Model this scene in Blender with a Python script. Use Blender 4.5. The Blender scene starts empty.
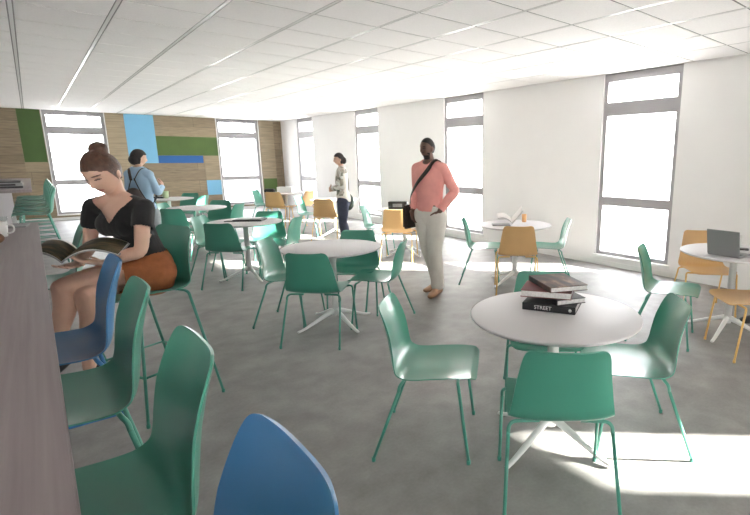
import bpy, bmesh, math, random
from mathutils import Vector, Matrix, noise
random.seed(7)
PI=math.pi
scene=bpy.context.scene
COL=scene.collection
def R(d): return math.radians(d)
# ------------------------------------------------------------------ materials
def new_mat(name):
    m=bpy.data.materials.new(name); m.use_nodes=True
    nt=m.node_tree; b=nt.nodes['Principled BSDF']
    return m,nt,b
def mat(name,col,rough=.5,metal=0,spec=.5,var=0.0,scale=8,bump=0,bscale=60,sheen=0,coat=0,sss=0):
    m,nt,b=new_mat(name)
    b.inputs['Base Color'].default_value=(*col,1)
    b.inputs['Roughness'].default_value=rough
    b.inputs['Metallic'].default_value=metal
    b.inputs['Specular IOR Level'].default_value=spec
    if coat: b.inputs['Coat Weight'].default_value=coat; b.inputs['Coat Roughness'].default_value=.15
    if sheen: b.inputs['Sheen Weight'].default_value=sheen
    if sss:
        b.inputs['Subsurface Weight'].default_value=sss
        b.inputs['Subsurface Radius'].default_value=(.02,.008,.004)
    tc=nt.nodes.new('ShaderNodeTexCoord')
    if var:
        n=nt.nodes.new('ShaderNodeTexNoise'); n.inputs['Scale'].default_value=scale; n.inputs['Detail'].default_value=5
        nt.links.new(tc.outputs['Object'],n.inputs['Vector'])
        r=nt.nodes.new('ShaderNodeMapRange')
        r.inputs['From Min'].default_value=.3; r.inputs['From Max'].default_value=.7
        r.inputs['To Min'].default_value=1-var; r.inputs['To Max'].default_value=1+var
        nt.links.new(n.outputs['Fac'],r.inputs['Value'])
        mx=nt.nodes.new('ShaderNodeVectorMath'); mx.operation='SCALE'
        mx.inputs[0].default_value=col
        nt.links.new(r.outputs['Result'],mx.inputs['Scale'])
        nt.links.new(mx.outputs['Vector'],b.inputs['Base Color'])
    if bump:
        n=nt.nodes.new('ShaderNodeTexNoise'); n.inputs['Scale'].default_value=bscale; n.inputs['Detail'].default_value=3
        nt.links.new(tc.outputs['Object'],n.inputs['Vector'])
        bp=nt.nodes.new('ShaderNodeBump'); bp.inputs['Strength'].default_value=bump; bp.inputs['Distance'].default_value=.01
        nt.links.new(n.outputs['Fac'],bp.inputs['Height']); nt.links.new(bp.outputs['Normal'],b.inputs['Normal'])
    return m
def concrete():
    m,nt,b=new_mat('polished_concrete')
    tc=nt.nodes.new('ShaderNodeTexCoord')
    n1=nt.nodes.new('ShaderNodeTexNoise'); n1.inputs['Scale'].default_value=.9; n1.inputs['Detail'].default_value=8; n1.inputs['Roughness'].default_value=.62
    n2=nt.nodes.new('ShaderNodeTexNoise'); n2.inputs['Scale'].default_value=5; n2.inputs['Detail'].default_value=6; n2.inputs['Distortion'].default_value=.25
    n3=nt.nodes.new('ShaderNodeTexNoise'); n3.inputs['Scale'].default_value=60; n3.inputs['Detail'].default_value=3
    for n in (n1,n2,n3): nt.links.new(tc.outputs['Object'],n.inputs['Vector'])
    a=nt.nodes.new('ShaderNodeMix'); a.inputs[0].default_value=.45
    nt.links.new(n1.outputs['Fac'],a.inputs[2]); nt.links.new(n2.outputs['Fac'],a.inputs[3])
    a2=nt.nodes.new('ShaderNodeMix'); a2.inputs[0].default_value=.12
    nt.links.new(a.outputs[0],a2.inputs[2]); nt.links.new(n3.outputs['Fac'],a2.inputs[3])
    cr=nt.nodes.new('ShaderNodeValToRGB')
    e=cr.color_ramp.elements; e[0].position=.36; e[0].color=(.20,.193,.185,1); e[1].position=.66; e[1].color=(.37,.36,.348,1)
    x=e.new(.5); x.color=(.275,.267,.257,1)
    nt.links.new(a2.outputs[0],cr.inputs['Fac']); nt.links.new(cr.outputs['Color'],b.inputs['Base Color'])
    r=nt.nodes.new('ShaderNodeMapRange'); r.inputs['To Min'].default_value=.46; r.inputs['To Max'].default_value=.66; b.inputs['Specular IOR Level'].default_value=.4
    nt.links.new(a.outputs[0],r.inputs['Value']); nt.links.new(r.outputs['Result'],b.inputs['Roughness'])
    return m
def planks(name,c1,c2,w,h,axis='XZ',grain=14,rough=.55,vertical=False,mortar=.004,stretch=(1,1,10)):
    m,nt,b=new_mat(name)
    tc=nt.nodes.new('ShaderNodeTexCoord'); sp=nt.nodes.new('ShaderNodeSeparateXYZ'); cb=nt.nodes.new('ShaderNodeCombineXYZ')
    nt.links.new(tc.outputs['Object'],sp.inputs[0])
    i,j={'XZ':('X','Z'),'YZ':('Y','Z'),'XY':('X','Y'),'YX':('Y','X'),'ZX':('Z','X')}[axis]
    nt.links.new(sp.outputs[i],cb.inputs['X']); nt.links.new(sp.outputs[j],cb.inputs['Y'])
    br=nt.nodes.new('ShaderNodeTexBrick'); br.inputs['Scale'].default_value=1
    br.inputs['Brick Width'].default_value=w; br.inputs['Row Height'].default_value=h
    br.inputs['Mortar Size'].default_value=mortar; br.inputs['Color1'].default_value=(*c1,1); br.inputs['Color2'].default_value=(*c2,1)
    br.inputs['Mortar'].default_value=(*[v*.62 for v in c1],1); br.inputs['Bias'].default_value=0
    nt.links.new(cb.outputs[0],br.inputs['Vector'])
    mp=nt.nodes.new('ShaderNodeMapping'); mp.inputs['Scale'].default_value=(1,12,1)
    nt.links.new(cb.outputs[0],mp.inputs['Vector'])
    n=nt.nodes.new('ShaderNodeTexNoise'); n.inputs['Scale'].default_value=grain/4; n.inputs['Detail'].default_value=7; n.inputs['Distortion'].default_value=.6
    nt.links.new(mp.outputs[0],n.inputs['Vector'])
    r=nt.nodes.new('ShaderNodeMapRange'); r.inputs['From Min'].default_value=.3; r.inputs['From Max'].default_value=.7
    r.inputs['To Min'].default_value=.78; r.inputs['To Max'].default_value=1.18
    nt.links.new(n.outputs['Fac'],r.inputs['Value'])
    mx=nt.nodes.new('ShaderNodeVectorMath'); mx.operation='SCALE'
    nt.links.new(br.outputs['Color'],mx.inputs[0]); nt.links.new(r.outputs['Result'],mx.inputs['Scale'])
    nt.links.new(mx.outputs['Vector'],b.inputs['Base Color']); b.inputs['Roughness'].default_value=rough
    return m
def glass_mat():
    m=bpy.data.materials.new('window_glass'); m.use_nodes=True; nt=m.node_tree
    for n in list(nt.nodes): nt.nodes.remove(n)
    o=nt.nodes.new('ShaderNodeOutputMaterial'); t=nt.nodes.new('ShaderNodeBsdfTransparent'); g=nt.nodes.new('ShaderNodeBsdfGlossy')
    t.inputs['Color'].default_value=(.97,.985,.98,1); g.inputs['Roughness'].default_value=.02
    lw=nt.nodes.new('ShaderNodeLayerWeight'); lw.inputs['Blend'].default_value=.5
    pw=nt.nodes.new('ShaderNodeMath'); pw.operation='POWER'; pw.inputs[1].default_value=5; nt.links.new(lw.outputs['Facing'],pw.inputs[0])
    f=nt.nodes.new('ShaderNodeMapRange'); f.inputs['To Min'].default_value=.03; f.inputs['To Max'].default_value=.45; nt.links.new(pw.outputs[0],f.inputs['Value'])
    mx=nt.nodes.new('ShaderNodeMixShader')
    nt.links.new(f.outputs[0],mx.inputs[0]); nt.links.new(t.outputs[0],mx.inputs[1]); nt.links.new(g.outputs[0],mx.inputs[2])
    nt.links.new(mx.outputs[0],o.inputs['Surface'])
    return m
M={}
M['floor']=concrete()
M['wall']=mat('white_paint',(.82,.81,.805),.75,var=.012,scale=3,bump=.05,bscale=90)
M['ceil']=mat('ceiling_tile',(.93,.91,.905),.85,var=.03,scale=70,bump=.12,bscale=160)
M['tbar']=mat('ceiling_bar',(.62,.61,.60),.35)
M['gap']=mat('shadow_gap',(.27,.265,.26),.8)
M['frame']=mat('window_frame_grey',(.34,.33,.34),.45,var=.03,scale=4)
M['sill']=mat('white_sill',(.80,.80,.79),.4)
M['glass']=glass_mat()
M['wood']=planks('oak_boards',(.255,.20,.13),(.315,.25,.165),2.4,.3)
M['wood_tan']=planks('tan_boards',(.33,.265,.175),(.345,.28,.185),3,1.6,grain=9,mortar=.002)
M['wood_dark']=planks('dark_boards',(.21,.16,.10),(.28,.22,.145),1.5,.2)
M['p_green']=mat('panel_green',(.05,.105,.022),.6,var=.06,scale=4)
M['p_green2']=mat('panel_green_light',(.075,.135,.028),.6,var=.06,scale=4)
M['p_blue']=mat('panel_blue',(.02,.12,.37),.6,var=.03,scale=4)
M['p_sky']=mat('panel_sky_blue',(.19,.46,.68),.6,var=.02,scale=4)
M['green']=mat('green_plastic',(.06,.27,.195),.30,var=.02,scale=6,spec=.5,coat=.22)
M['green_m']=mat('green_metal',(.065,.28,.21),.35)
M['blue']=mat('blue_plastic',(.045,.17,.36),.32,var=.02,scale=6,coat=.15)
M['blue_m']=mat('blue_metal',(.035,.16,.38),.35)
M['yellow']=mat('yellow_plastic',(.64,.40,.175),.36,var=.02,scale=6,coat=.1)
M['yellow_m']=mat('yellow_metal',(.74,.46,.15),.35)
M['white']=mat('white_laminate',(.64,.62,.63),.5)
M['white_m']=mat('white_metal',(.78,.78,.77),.35)
M['rubber']=mat('dark_rubber',(.03,.03,.03),.7)
M['black']=mat('black_plastic',(.018,.018,.02),.4)
M['skin']=mat('fair_skin',(.62,.39,.29),.5,var=.04,scale=14,sss=.08)
M['skin2']=mat('tan_skin',(.60,.38,.28),.5,var=.04,scale=14,sss=.05)
M['skin3']=mat('dark_skin',(.16,.088,.062),.45,var=.05,scale=14)
M['lip']=mat('lips',(.45,.17,.15),.4); M['lip3']=mat('lips_dark',(.17,.07,.06),.4)
M['eye']=mat('eye_lid_lashes',(.07,.04,.03),.5)
M['hair_b']=mat('auburn_hair',(.075,.032,.018),.45,var=.35,scale=40,bump=.5,bscale=120)
M['hair_k']=mat('black_hair',(.016,.012,.011),.55,var=.3,scale=40,bump=.4,bscale=120)
M['tee']=mat('black_cotton',(.014,.014,.015),.85,bump=.2,bscale=40,sheen=.1)
M['orange']=mat('rust_corduroy',(.33,.105,.035),.8,var=.12,scale=30,bump=.3,bscale=60)
M['pink']=mat('coral_knit',(.84,.37,.33),.85,var=.06,scale=10,bump=.35,bscale=30)
M['cream']=mat('cream_cotton',(.70,.66,.60),.85,var=.05,scale=10,bump=.35,bscale=22)
M['ltblue']=mat('pale_blue_cotton',(.36,.52,.68),.85,var=.05,scale=10,bump=.3,bscale=22)
M['denim']=mat('dark_denim',(.035,.04,.07),.85,var=.15,scale=20,bump=.3,bscale=22)
M['grey_tr']=mat('grey_trousers',(.28,.32,.34),.85,bump=.3,bscale=22)
M['floral']=None
M['leather']=mat('dark_leather',(.03,.018,.014),.5,var=.1,scale=20)
M['tan_leather']=mat('tan_leather',(.36,.20,.11),.5,var=.1,scale=20)
M['dgreen']=mat('dark_green_canvas',(.05,.07,.055),.8)
M['paper']=mat('paper',(.88,.87,.85),.75)
M['pages']=mat('page_block',(.62,.61,.59),.8,var=.12,scale=90)
M['silver']=mat('silver_laptop',(.26,.26,.265),.38,metal=.4)
M['screen']=mat('dark_screen',(.02,.022,.025),.2)
M['cup']=mat('cup_white',(.78,.78,.76),.3)
M['cup_g']=mat('cup_green',(.55,.68,.42),.4)
M['cup_o']=mat('cup_orange',(.75,.40,.16),.4)
M['bun']=mat('brown_crust',(.22,.10,.04),.7,var=.3,scale=25,bump=.4,bscale=40)
M['red_cover']=mat('dark_red_cover',(.17,.035,.035),.45,var=.15,scale=15)
M['grey_cover']=mat('grey_cover',(.25,.26,.26),.5,var=.05,scale=15)
M['paving']=mat('outside_paving',(.55,.54,.52),.85,var=.06,scale=2)
def floral():
    m,nt,b=new_mat('print_blouse')
    tc=nt.nodes.new('ShaderNodeTexCoord'); v=nt.nodes.new('ShaderNodeTexVoronoi'); v.inputs['Scale'].default_value=17
    nt.links.new(tc.outputs['Object'],v.inputs['Vector'])
    cr=nt.nodes.new('ShaderNodeValToRGB'); e=cr.color_ramp.elements
    e[0].position=.2; e[0].color=(.20,.21,.17,1); e[1].position=.75; e[1].color=(.72,.72,.70,1); x=e.new(.48); x.color=(.45,.40,.34,1)
    nt.links.new(v.outputs['Color'],cr.inputs['Fac']); nt.links.new(cr.outputs['Color'],b.inputs['Base Color'])
    b.inputs['Roughness'].default_value=.85; return m
M['floral']=floral()
def cover(name,base,a,bb,scale=7):
    m,nt,b=new_mat(name)
    tc=nt.nodes.new('ShaderNodeTexCoord'); n=nt.nodes.new('ShaderNodeTexNoise'); n.inputs['Scale'].default_value=scale; n.inputs['Detail'].default_value=4
    mp=nt.nodes.new('ShaderNodeMapping'); mp.inputs['Scale'].default_value=(1,2.6,1)
    nt.links.new(tc.outputs['Object'],mp.inputs[0]); nt.links.new(mp.outputs[0],n.inputs['Vector'])
    cr=nt.nodes.new('ShaderNodeValToRGB'); e=cr.color_ramp.elements
    e[0].position=.42; e[0].color=(*base,1); e[1].position=.72; e[1].color=(*bb,1); x=e.new(.57); x.color=(*a,1)
    nt.links.new(n.outputs['Fac'],cr.inputs['Fac']); nt.links.new(cr.outputs['Color'],b.inputs['Base Color'])
    b.inputs['Roughness'].default_value=.4; return m
M['cover_top']=cover('cover_black_brown',(.014,.012,.012),(.10,.045,.03),(.30,.19,.12),8)
M['cover_mag']=cover('magazine_photo',(.03,.032,.02),(.09,.07,.035),(.20,.12,.07),12)
def counter_mat():
    m,nt,b=new_mat('counter_laminate')
    tc=nt.nodes.new('ShaderNodeTexCoord'); mp=nt.nodes.new('ShaderNodeMapping'); mp.inputs['Scale'].default_value=(26,.6,1)
    n=nt.nodes.new('ShaderNodeTexNoise'); n.inputs['Scale'].default_value=3; n.inputs['Detail'].default_value=5; n.inputs['Distortion'].default_value=.1
    nt.links.new(tc.outputs['Object'],mp.inputs[0]); nt.links.new(mp.outputs[0],n.inputs['Vector'])
    cr=nt.nodes.new('ShaderNodeValToRGB'); e=cr.color_ramp.elements
    e[0].position=.3; e[0].color=(.215,.175,.185,1); e[1].position=.7; e[1].color=(.275,.232,.24,1)
    nt.links.new(n.outputs['Fac'],cr.inputs['Fac']); nt.links.new(cr.outputs['Color'],b.inputs['Base Color'])
    b.inputs['Roughness'].default_value=.42; return m
M['counter']=counter_mat()
# ------------------------------------------------------------------ mesh helpers
def add_box(bm,x0,x1,y0,y1,z0,z1,bev=0,mi=0):
    r=bmesh.ops.create_cube(bm,size=1)
    vs=r['verts']
    for v in vs:
        v.co=Vector(((x0+x1)/2+v.co.x*(x1-x0),(y0+y1)/2+v.co.y*(y1-y0),(z0+z1)/2+v.co.z*(z1-z0)))
    fs={f for v in vs for f in v.link_faces}
    for f in fs: f.material_index=mi
    if bev:
        es={e for v in vs for e in v.link_edges}
        bmesh.ops.bevel(bm,geom=list(es),offset=bev,segments=2,affect='EDGES',clamp_overlap=True)
    return vs
def cr_pts(P,n):
    """Catmull-Rom resample of tuples (any dimension)"""
    out=[]
    m=len(P)
    if m==2: n=max(n,1)
    for i in range(m-1):
        p0=P[max(i-1,0)];p1=P[i];p2=P[i+1];p3=P[min(i+2,m-1)]
        for k in range(n):
            t=k/n
            out.append(tuple(.5*((2*b)+(-a+c)*t+(2*a-5*b+4*c-d)*t*t+(-a+3*b-3*c+d)*t**3) for a,b,c,d in zip(p0,p1,p2,p3)))
    out.append(tuple(P[-1]))
    return out
def add_tube(bm,pts,radii,side=None,seg=16,sub=4,cap=True,mi=0,smooth=True):
    """pts: list of Vec, radii: list of r or (ra along side, rb)"""
    rr=[(r,r) if not isinstance(r,(tuple,list)) else r for r in radii]
    P=[(p[0],p[1],p[2],a,b) for p,(a,b) in zip(pts,rr)]
    S=cr_pts(P,sub) if sub>1 else P
    C=[Vector(s[:3]) for s in S]; A=[max(s[3],.0005) for s in S]; B=[max(s[4],.0005) for s in S]
    n=len(C); T=[]
    for i in range(n):
        a=C[max(i-1,0)]; b=C[min(i+1,n-1)]
        t=(b-a); T.append(t.normalized() if t.length>1e-9 else Vector((0,0,1)))
    if side is None:
        ref=Vector((0,0,1)) if abs(T[0].z)<.9 else Vector((1,0,0))
        u=ref.cross(T[0]).normalized()
    else: u=Vector(side)
    rings=[]
    def ring(c,t,u,a,b):
        v=t.cross(u).normalized()
        return [bm.verts.new(c+u*(a*math.cos(2*PI*k/seg))+v*(b*math.sin(2*PI*k/seg))) for k in range(seg)]
    U=[]
    for i in range(n):
        base=Vector(side) if side is not None else u
        w=base-T[i]*base.dot(T[i])
        if w.length<1e-4: w=u
        w.normalize(); u=w; U.append(w)
    if cap:
        for f in (.995,.85,.55):
            k=math.sqrt(1-f*f); rings.append(ring(C[0]-T[0]*min(A[0],B[0])*f,T[0],U[0],A[0]*k,B[0]*k))
    for i in range(n): rings.append(ring(C[i],T[i],U[i],A[i],B[i]))
    if cap:
        for f in (.55,.85,.995):
            k=math.sqrt(1-f*f); rings.append(ring(C[-1]+T[-1]*min(A[-1],B[-1])*f,T[-1],U[-1],A[-1]*k,B[-1]*k))
    fs=[]
    for i in range(len(rings)-1):
        for k in range(seg):
            fs.append(bm.faces.new((rings[i][k],rings[i][(k+1)%seg],rings[i+1][(k+1)%seg],rings[i+1][k])))
    fs.append(bm.faces.new(rings[0][::-1])); fs.append(bm.faces.new(rings[-1]))
    for f in fs: f.material_index=mi; f.smooth=smooth
    return fs
def add_ell(bm,c,r,rot=None,seg=24,rings=16,mi=0):
    g=bmesh.ops.create_uvsphere(bm,u_segments=seg,v_segments=rings,radius=1)
    m=rot if rot is not None else Matrix.Identity(3)
    for v in g['verts']:
        v.co=Vector(c)+m@Vector((v.co.x*r[0],v.co.y*r[1],v.co.z*r[2]))
    for f in {f for v in g['verts'] for f in v.link_faces}: f.material_index=mi; f.smooth=True
    return g['verts']
def add_lathe(bm,prof,seg=48,c=(0,0,0),mi=0):
    rings=[]
    for r,z in prof:
        rings.append([bm.verts.new((c[0]+r*math.cos(2*PI*k/seg),c[1]+r*math.sin(2*PI*k/seg),c[2]+z)) for k in range(seg)] if r>1e-6 else [bm.verts.new((c[0],c[1],c[2]+z))])
    for a,b in zip(rings[:-1],rings[1:]):
        for k in range(seg):
            k2=(k+1)%seg
            if len(a)==1: f=bm.faces.new((a[0],b[k2],b[k]))
            elif len(b)==1: f=bm.faces.new((a[k],a[k2],b[0]))
            else: f=bm.faces.new((a[k],a[k2],b[k2],b[k]))
            f.material_index=mi; f.smooth=True
def obj(name,bm,mats,parent=None,loc=None,rotz=0,smooth=None,recalc=True):
    if recalc: bmesh.ops.recalc_face_normals(bm,faces=bm.faces)
    me=bpy.data.meshes.new(name); bm.to_mesh(me); bm.free()
    if not isinstance(mats,(list,tuple)): mats=[mats]
    for m in mats: me.materials.append(m)
    if smooth is not None:
        for p in me.polygons: p.use_smooth=smooth
    o=bpy.data.objects.new(name,me); COL.objects.link(o)
    if parent: o.parent=parent
    if loc: o.location=loc
    o.rotation_euler.z=rotz
    return o
def tag(o,label,cat,group=None):
    o['label']=label; o['category']=cat
    if group: o['group']=group
    return o
def thing(name,label,cat,loc=(0,0,0),rotz=0,group=None):
    o=bpy.data.objects.new(name,None); COL.objects.link(o); o.empty_display_size=.1
    o.location=loc; o.rotation_euler=(0,0,rotz)
    return tag(o,label,cat,group)
def struct(o): o['kind']='structure'; return o
def dup(root,loc,rotz,label,group=None,name=None):
    def cp(o,parent):
        c=o.copy(); COL.objects.link(c)
        if parent: c.parent=parent
        for k in list(o.children): cp(k,c)
        return c
    r=cp(root,None); r.location=loc; r.rotation_euler=(0,0,rotz); r['label']=label
    if group: r['group']=group
    return r
BM=bmesh.new
# ------------------------------------------------------------------ room
XW=6.08; YF=15.9; H=2.675; XL=-3.4; YB=-5.6; WT=.36
bm=BM(); add_box(bm,XL-.2,XW+WT,YB-.2,YF+WT,-.12,0); struct(obj('floor',bm,M['floor']))
# ceiling: shadow-gap backing, tiles and bars in one mesh
bm=BM()
add_box(bm,XL-.2,XW+WT,YB-.2,YF+WT,H+.004,H+.1,mi=1)
gx=[.0477+.6*k for k in range(-6,12)]; gy=[5.174+.6*k for k in range(-18,19)]
gx=[XL]+[x for x in gx if XL+.05<x<XW-.02]+[XW]; gy=[YB]+[y for y in gy if YB+.05<y<YF-.02]+[YF]
for i in range(len(gx)-1):
    for j in range(len(gy)-1):
        g=.021
        add_box(bm,gx[i]+g,gx[i+1]-g,gy[j]+.010,gy[j+1]-.010,H,H+.02,mi=0)
for x in gx[1:-1]: add_box(bm,x-.012,x+.012,YB,YF,H+.001,H+.014,mi=2)
struct(obj('ceiling',bm,[M['ceil'],M['gap'],M['tbar']]))
# windows on the right wall: (y0,y1)
WZ0,WZ1=.155,H
wr=[(2.91,4.03),(6.48,7.60),(10.03,11.13),(13.56,14.66)]
back=(-3.387,-2.365)
def wall_boxes(bm,spans,lo,hi,f):
    cur=lo
    for a,b in sorted(spans):
        f(bm,cur,a,0,H+.05); f(bm,a,b,0,WZ0); cur=b
    f(bm,cur,hi,0,H+.05)
bm=BM(); wall_boxes(bm,wr+[back],YB-.2,YF+WT,lambda b,a,c,z0,z1:add_box(b,XW,XW+WT,a,c,z0,z1))
struct(obj('wall_right',bm,M['wall']))
wf=[(.37,1.56),(4.20,5.36)]
bm=BM(); wall_boxes(bm,wf,XL-.2,XW,lambda b,a,c,z0,z1:add_box(b,a,c,YF,YF+WT,z0,z1))
struct(obj('wall_far',bm,M['wood']))
bm=BM(); add_box(bm,XL-.2,XL,YB-.2,YF,0,H+.05); struct(obj('wall_left',bm,M['wall']))
wb=[(-2.6,-.2)]  # unseen window added in the near wall for fill light
bm=BM(); wall_boxes(bm,wb,XL,XW,lambda b,a,c,z0,z1:add_box(b,a,c,YB-.3,YB,z0,z1)); struct(obj('wall_near',bm,M['wall']))
wn=0
def window(a0,a1,wall,posts=(),low=False):
    """build in local frame: local x along wall, local y into the room (negative = outward)"""
    global wn; wn+=1
    w=a1-a0
    root=bpy.data.objects.new('window_%d'%wn,None); COL.objects.link(root); struct(root)
    if wall=='right': root.location=(XW,a0,0); root.rotation_euler.z=PI/2   # local x -> +Y, local y -> -X
    elif wall=='near': root.location=(a0,YB,0)
    else: root.location=(a1,YF,0); root.rotation_euler.z=PI                 # local x -> -X, local y -> -Y
    d0,d1=-.17,-.03          # frame depth (outwards from wall face)
    bm=BM(); fr=.062
    add_box(bm,.0,fr,d0,d1,WZ0,WZ1); add_box(bm,w-fr,w,d0,d1,WZ0,WZ1)
    for p in posts: add_box(bm,p-.045,p+.045,d0,d1,WZ0,WZ1)
    add_box(bm,fr,w-fr,d0,d1,WZ0,.205); add_box(bm,fr,w-fr,d0,d1,2.575,WZ1)
    add_box(bm,fr,w-fr,d0,d1,.875,1.0); add_box(bm,fr,w-fr,d0,d1,2.12,WZ1 if low else 2.30)
    obj('window_frame',bm,M['frame'],root)
    cuts=[fr]+[v for p in posts for v in (p-.045,p+.045)]+[w-fr]
    for k in range(0,len(cuts),2):
        for z0,z1 in ((.205,.875),(1.0,2.12),(2.30,2.575))[:2 if low else 3]:
            bm=BM(); add_box(bm,cuts[k],cuts[k+1],-.105,-.099,z0,z1); obj('glass_pane',bm,M['glass'],root)
    bm=BM(); add_box(bm,-.03,w+.03,-.028,.035,WZ0-.035,WZ0-.002,bev=.004); obj('window_sill',bm,M['sill'],root)
    if wall=='far':
        bm=BM(); add_box(bm,-.022,-.0005,-.02,.024,WZ0,H); add_box(bm,w+.0005,w+.022,-.02,.024,WZ0,H); obj('reveal_trim',bm,M['sill'],root)
    return root
for a,b in wr: window(a,b,'right')
for a,b in wf: window(a,b,'far')
window(back[0],back[1],'right',low=True)
for a,b in wb: window(a,b,'near',posts=(1.2,))
bm=BM(); cur=YB
for a in (0,): add_box(bm,XW-.012,XW-.0005,YB,YF-.015,.0,.07,bev=.003)
struct(obj('baseboard_right',bm,M['sill']))
bm=BM(); add_box(bm,XL,XW-.015,YF-.014,YF-.0005,0,.07,bev=.003); struct(obj('baseboard_far',bm,M['sill']))
# wall panels on the far wall
def panel(x0,x1,z0,z1,m,label,t=.012,grp=None):
    bm=BM(); add_box(bm,x0,x1,YF-t,YF-.001,z0,z1)
    return tag(obj('wall_panel',bm,m),label,'wall panel',grp)
panel(-.08,.335,1.44,H-.002,M['p_green'],'dark green rectangular panel left of the far left window')
panel(1.985,2.645,1.40,H-.002,M['p_sky'],'tall sky blue panel behind the person with the backpack')
panel(2.65,4.175,1.61,2.13,M['p_green2'],'long green panel above the narrow royal blue panel')
panel(2.65,3.76,1.40,1.605,M['p_blue'],'narrow royal blue strip panel under the long green one')
panel(3.79,4.175,.47,.90,M['p_sky'],'small square sky blue panel left of the far middle window')
panel(5.42,5.83,.47,.90,M['p_green2'],'small green panel low down near the far right corner')
panel(1.59,1.98,.08,H-.002,M['wood_tan'],'plain tan timber board left of the tall sky blue panel')
panel(3.79,4.175,.905,1.605,M['wood_tan'],'plain tan timber board above the small sky blue square')
panel(5.42,5.83,.905,H-.002,M['wood_tan'],'plain tan timber board above the small green panel')
panel(5.84,XW-.002,.08,H-.002,M['wood_dark'],'dark timber cladding strip in the far right corner')
panel(XL,-.085,.08,H-.002,M['wood_dark'],'brown timber boards left of the dark green panel')
# outside ground
bm=BM(); add_box(bm,-60,80,-60,90,-.5,-.3); struct(obj('outside_ground',bm,M['paving']))
bm=BM(); add_box(bm,9,9.3,9.9,12.3,-.3,4.7); struct(obj('added_sun_blocker',bm,M['wall']))  # slab added outdoors to keep stray sun off the far wall
# ------------------------------------------------------------------ chairs
PROF=[(.286,.438),(.281,.441),(.266,.444),(.24,.447),(.16,.448),(.06,.443),(-.03,.437),(-.095,.441),(-.137,.460),(-.158,.50),(-.170,.56),(-.183,.63),(-.199,.70),(-.215,.755),(-.224,.785),(-.228,.796)]
HW=[.150,.188,.209,.219,.225,.228,.229,.228,.225,.219,.209,.198,.186,.175,.160,.128]
def shell_mesh(dz):
    P=[(s,z,w) for (s,z),w in zip(PROF,HW)]
    S=cr_pts(P,4); n=len(S); m=21
    bm=BM(); top=[];bot=[]
    for i,(s,z,w) in enumerate(S):
        a=S[max(i-1,0)]; b=S[min(i+1,n-1)]
        ts,tz=b[0]-a[0],b[1]-a[1]; L=math.hypot(ts,tz); ts/=L; tz/=L
        ns,nz=tz,-ts          # candidate normal
        if nz<0 and z<.5: ns,nz=-ns,-nz
        # normal on sitter side: up on seat, forward on back
        ns,nz=(tz,-ts)
        if ns*1+nz*1<0: ns,nz=-ns,-nz
        f=i/(n-1)
        curl=.014 if f<.45 else .014+.022*math.sin(min(1,(f-.45)/.3)*PI/2)
        if f<.16: curl*=f/.16
        if f>.75: curl*=1-.62*(f-.75)/.25
        rt=[];rb=[]
        for k in range(m):
            u=-1+2*k/(m-1); uu=math.copysign(abs(u)**.9,u)
            c=curl*abs(u)**2.6
            p=Vector((s+ns*c,uu*w,z+nz*c+dz))
            rt.append(bm.verts.new(p)); th=.0065*(1-.35*abs(u)**6)
            rb.append(bm.verts.new(p-Vector((ns,0,nz))*th*1.3))
        top.append(rt);bot.append(rb)
    for i in range(n-1):
        for k in range(m-1):
            bm.faces.new((top[i][k],top[i+1][k],top[i+1][k+1],top[i][k+1]))
            bm.faces.new((bot[i][k],bot[i][k+1],bot[i+1][k+1],bot[i+1][k]))
        bm.faces.new((top[i][0],bot[i][0],bot[i+1][0],top[i+1][0]))
        bm.faces.new((top[i][-1],top[i+1][-1],bot[i+1][-1],bot[i][-1]))
    for k in range(m-1):
        bm.faces.new((top[0][k],top[0][k+1],bot[0][k+1],bot[0][k]))
        bm.faces.new((top[-1][k],bot[-1][k],bot[-1][k+1],top[-1][k+1]))
    for f in bm.faces: f.smooth=True
    bmesh.ops.recalc_face_normals(bm,faces=bm.faces)
    for e in bm.edges:
        if len(e.link_faces)==2 and e.calc_face_angle(0)>R(48): e.smooth=False
    return bm
def leg_mesh(sx,sy,dz,foot=.247):
    bm=BM(); r=.0085
    if sx>0: pts=[(.185,.09,.4255),(.19,.19,.428),(.192,.222,.430),(.197,.238,.418),(.2,.24,.39)]
    else:    pts=[(-.085,.09,.4225),(-.09,.17,.4235),(-.095,.205,.421),(-.105,.222,.407),(-.11,.226,.38)]
    pts=[(x,y*sy,z+dz) for x,y,z in pts]
    ft=Vector((foot*sx if sx>0 else -foot,foot*sy,.012))
    P=[Vector(p) for p in pts]
    add_tube(bm,P,[r]*len(P),seg=10,sub=3,cap=False)
    add_tube(bm,[P[-1],ft],[r,r],seg=10,sub=1,cap=False)
    return bm
def make_chair(color,label,stool=False,name='shell_chair'):
    dz=.32 if stool else 0
    t=thing('bar_stool' if stool else name,label,'bar stool' if stool else 'chair')
    pm,mm={'g':(M['green'],M['green_m']),'b':(M['blue'],M['blue_m']),'y':(M['yellow'],M['yellow_m'])}[color]
    obj('seat_shell',shell_mesh(dz),pm,t)
    for sx in (1,-1):
        for sy in (1,-1):
            l=obj('leg',leg_mesh(sx,sy,dz),mm,t)
            bm=BM(); add_lathe(bm,[(0,0),(.0105,0),(.0105,.022),(0,.022)],seg=12,c=(.247*sx,.247*sy,0)); obj('foot_glide',bm,mm,l)
    if stool:
        bm=BM(); z=.30; f=(z-.012)/.70; 
        def lp(sx,sy): 
            ex,ey=((.2,.24) if sx>0 else (-.11,.226)); return Vector(((1-f)*.247*sx+f*ex,((1-f)*.247+f*ey)*sy,z))
        for a,b in (((1,1),(1,-1)),((1,1),(-1,1)),((1,-1),(-1,-1)),((-1,1),(-1,-1))):
            add_tube(bm,[lp(*a),lp(*b)],[.007,.007],seg=8,sub=1,cap=False)
        obj('footrest',bm,mm,t)
    return t
GC='green shell chairs round the tables'; GY='yellow shell chairs by the windows'; GS='bar stools along the counters'
proto={}
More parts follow.
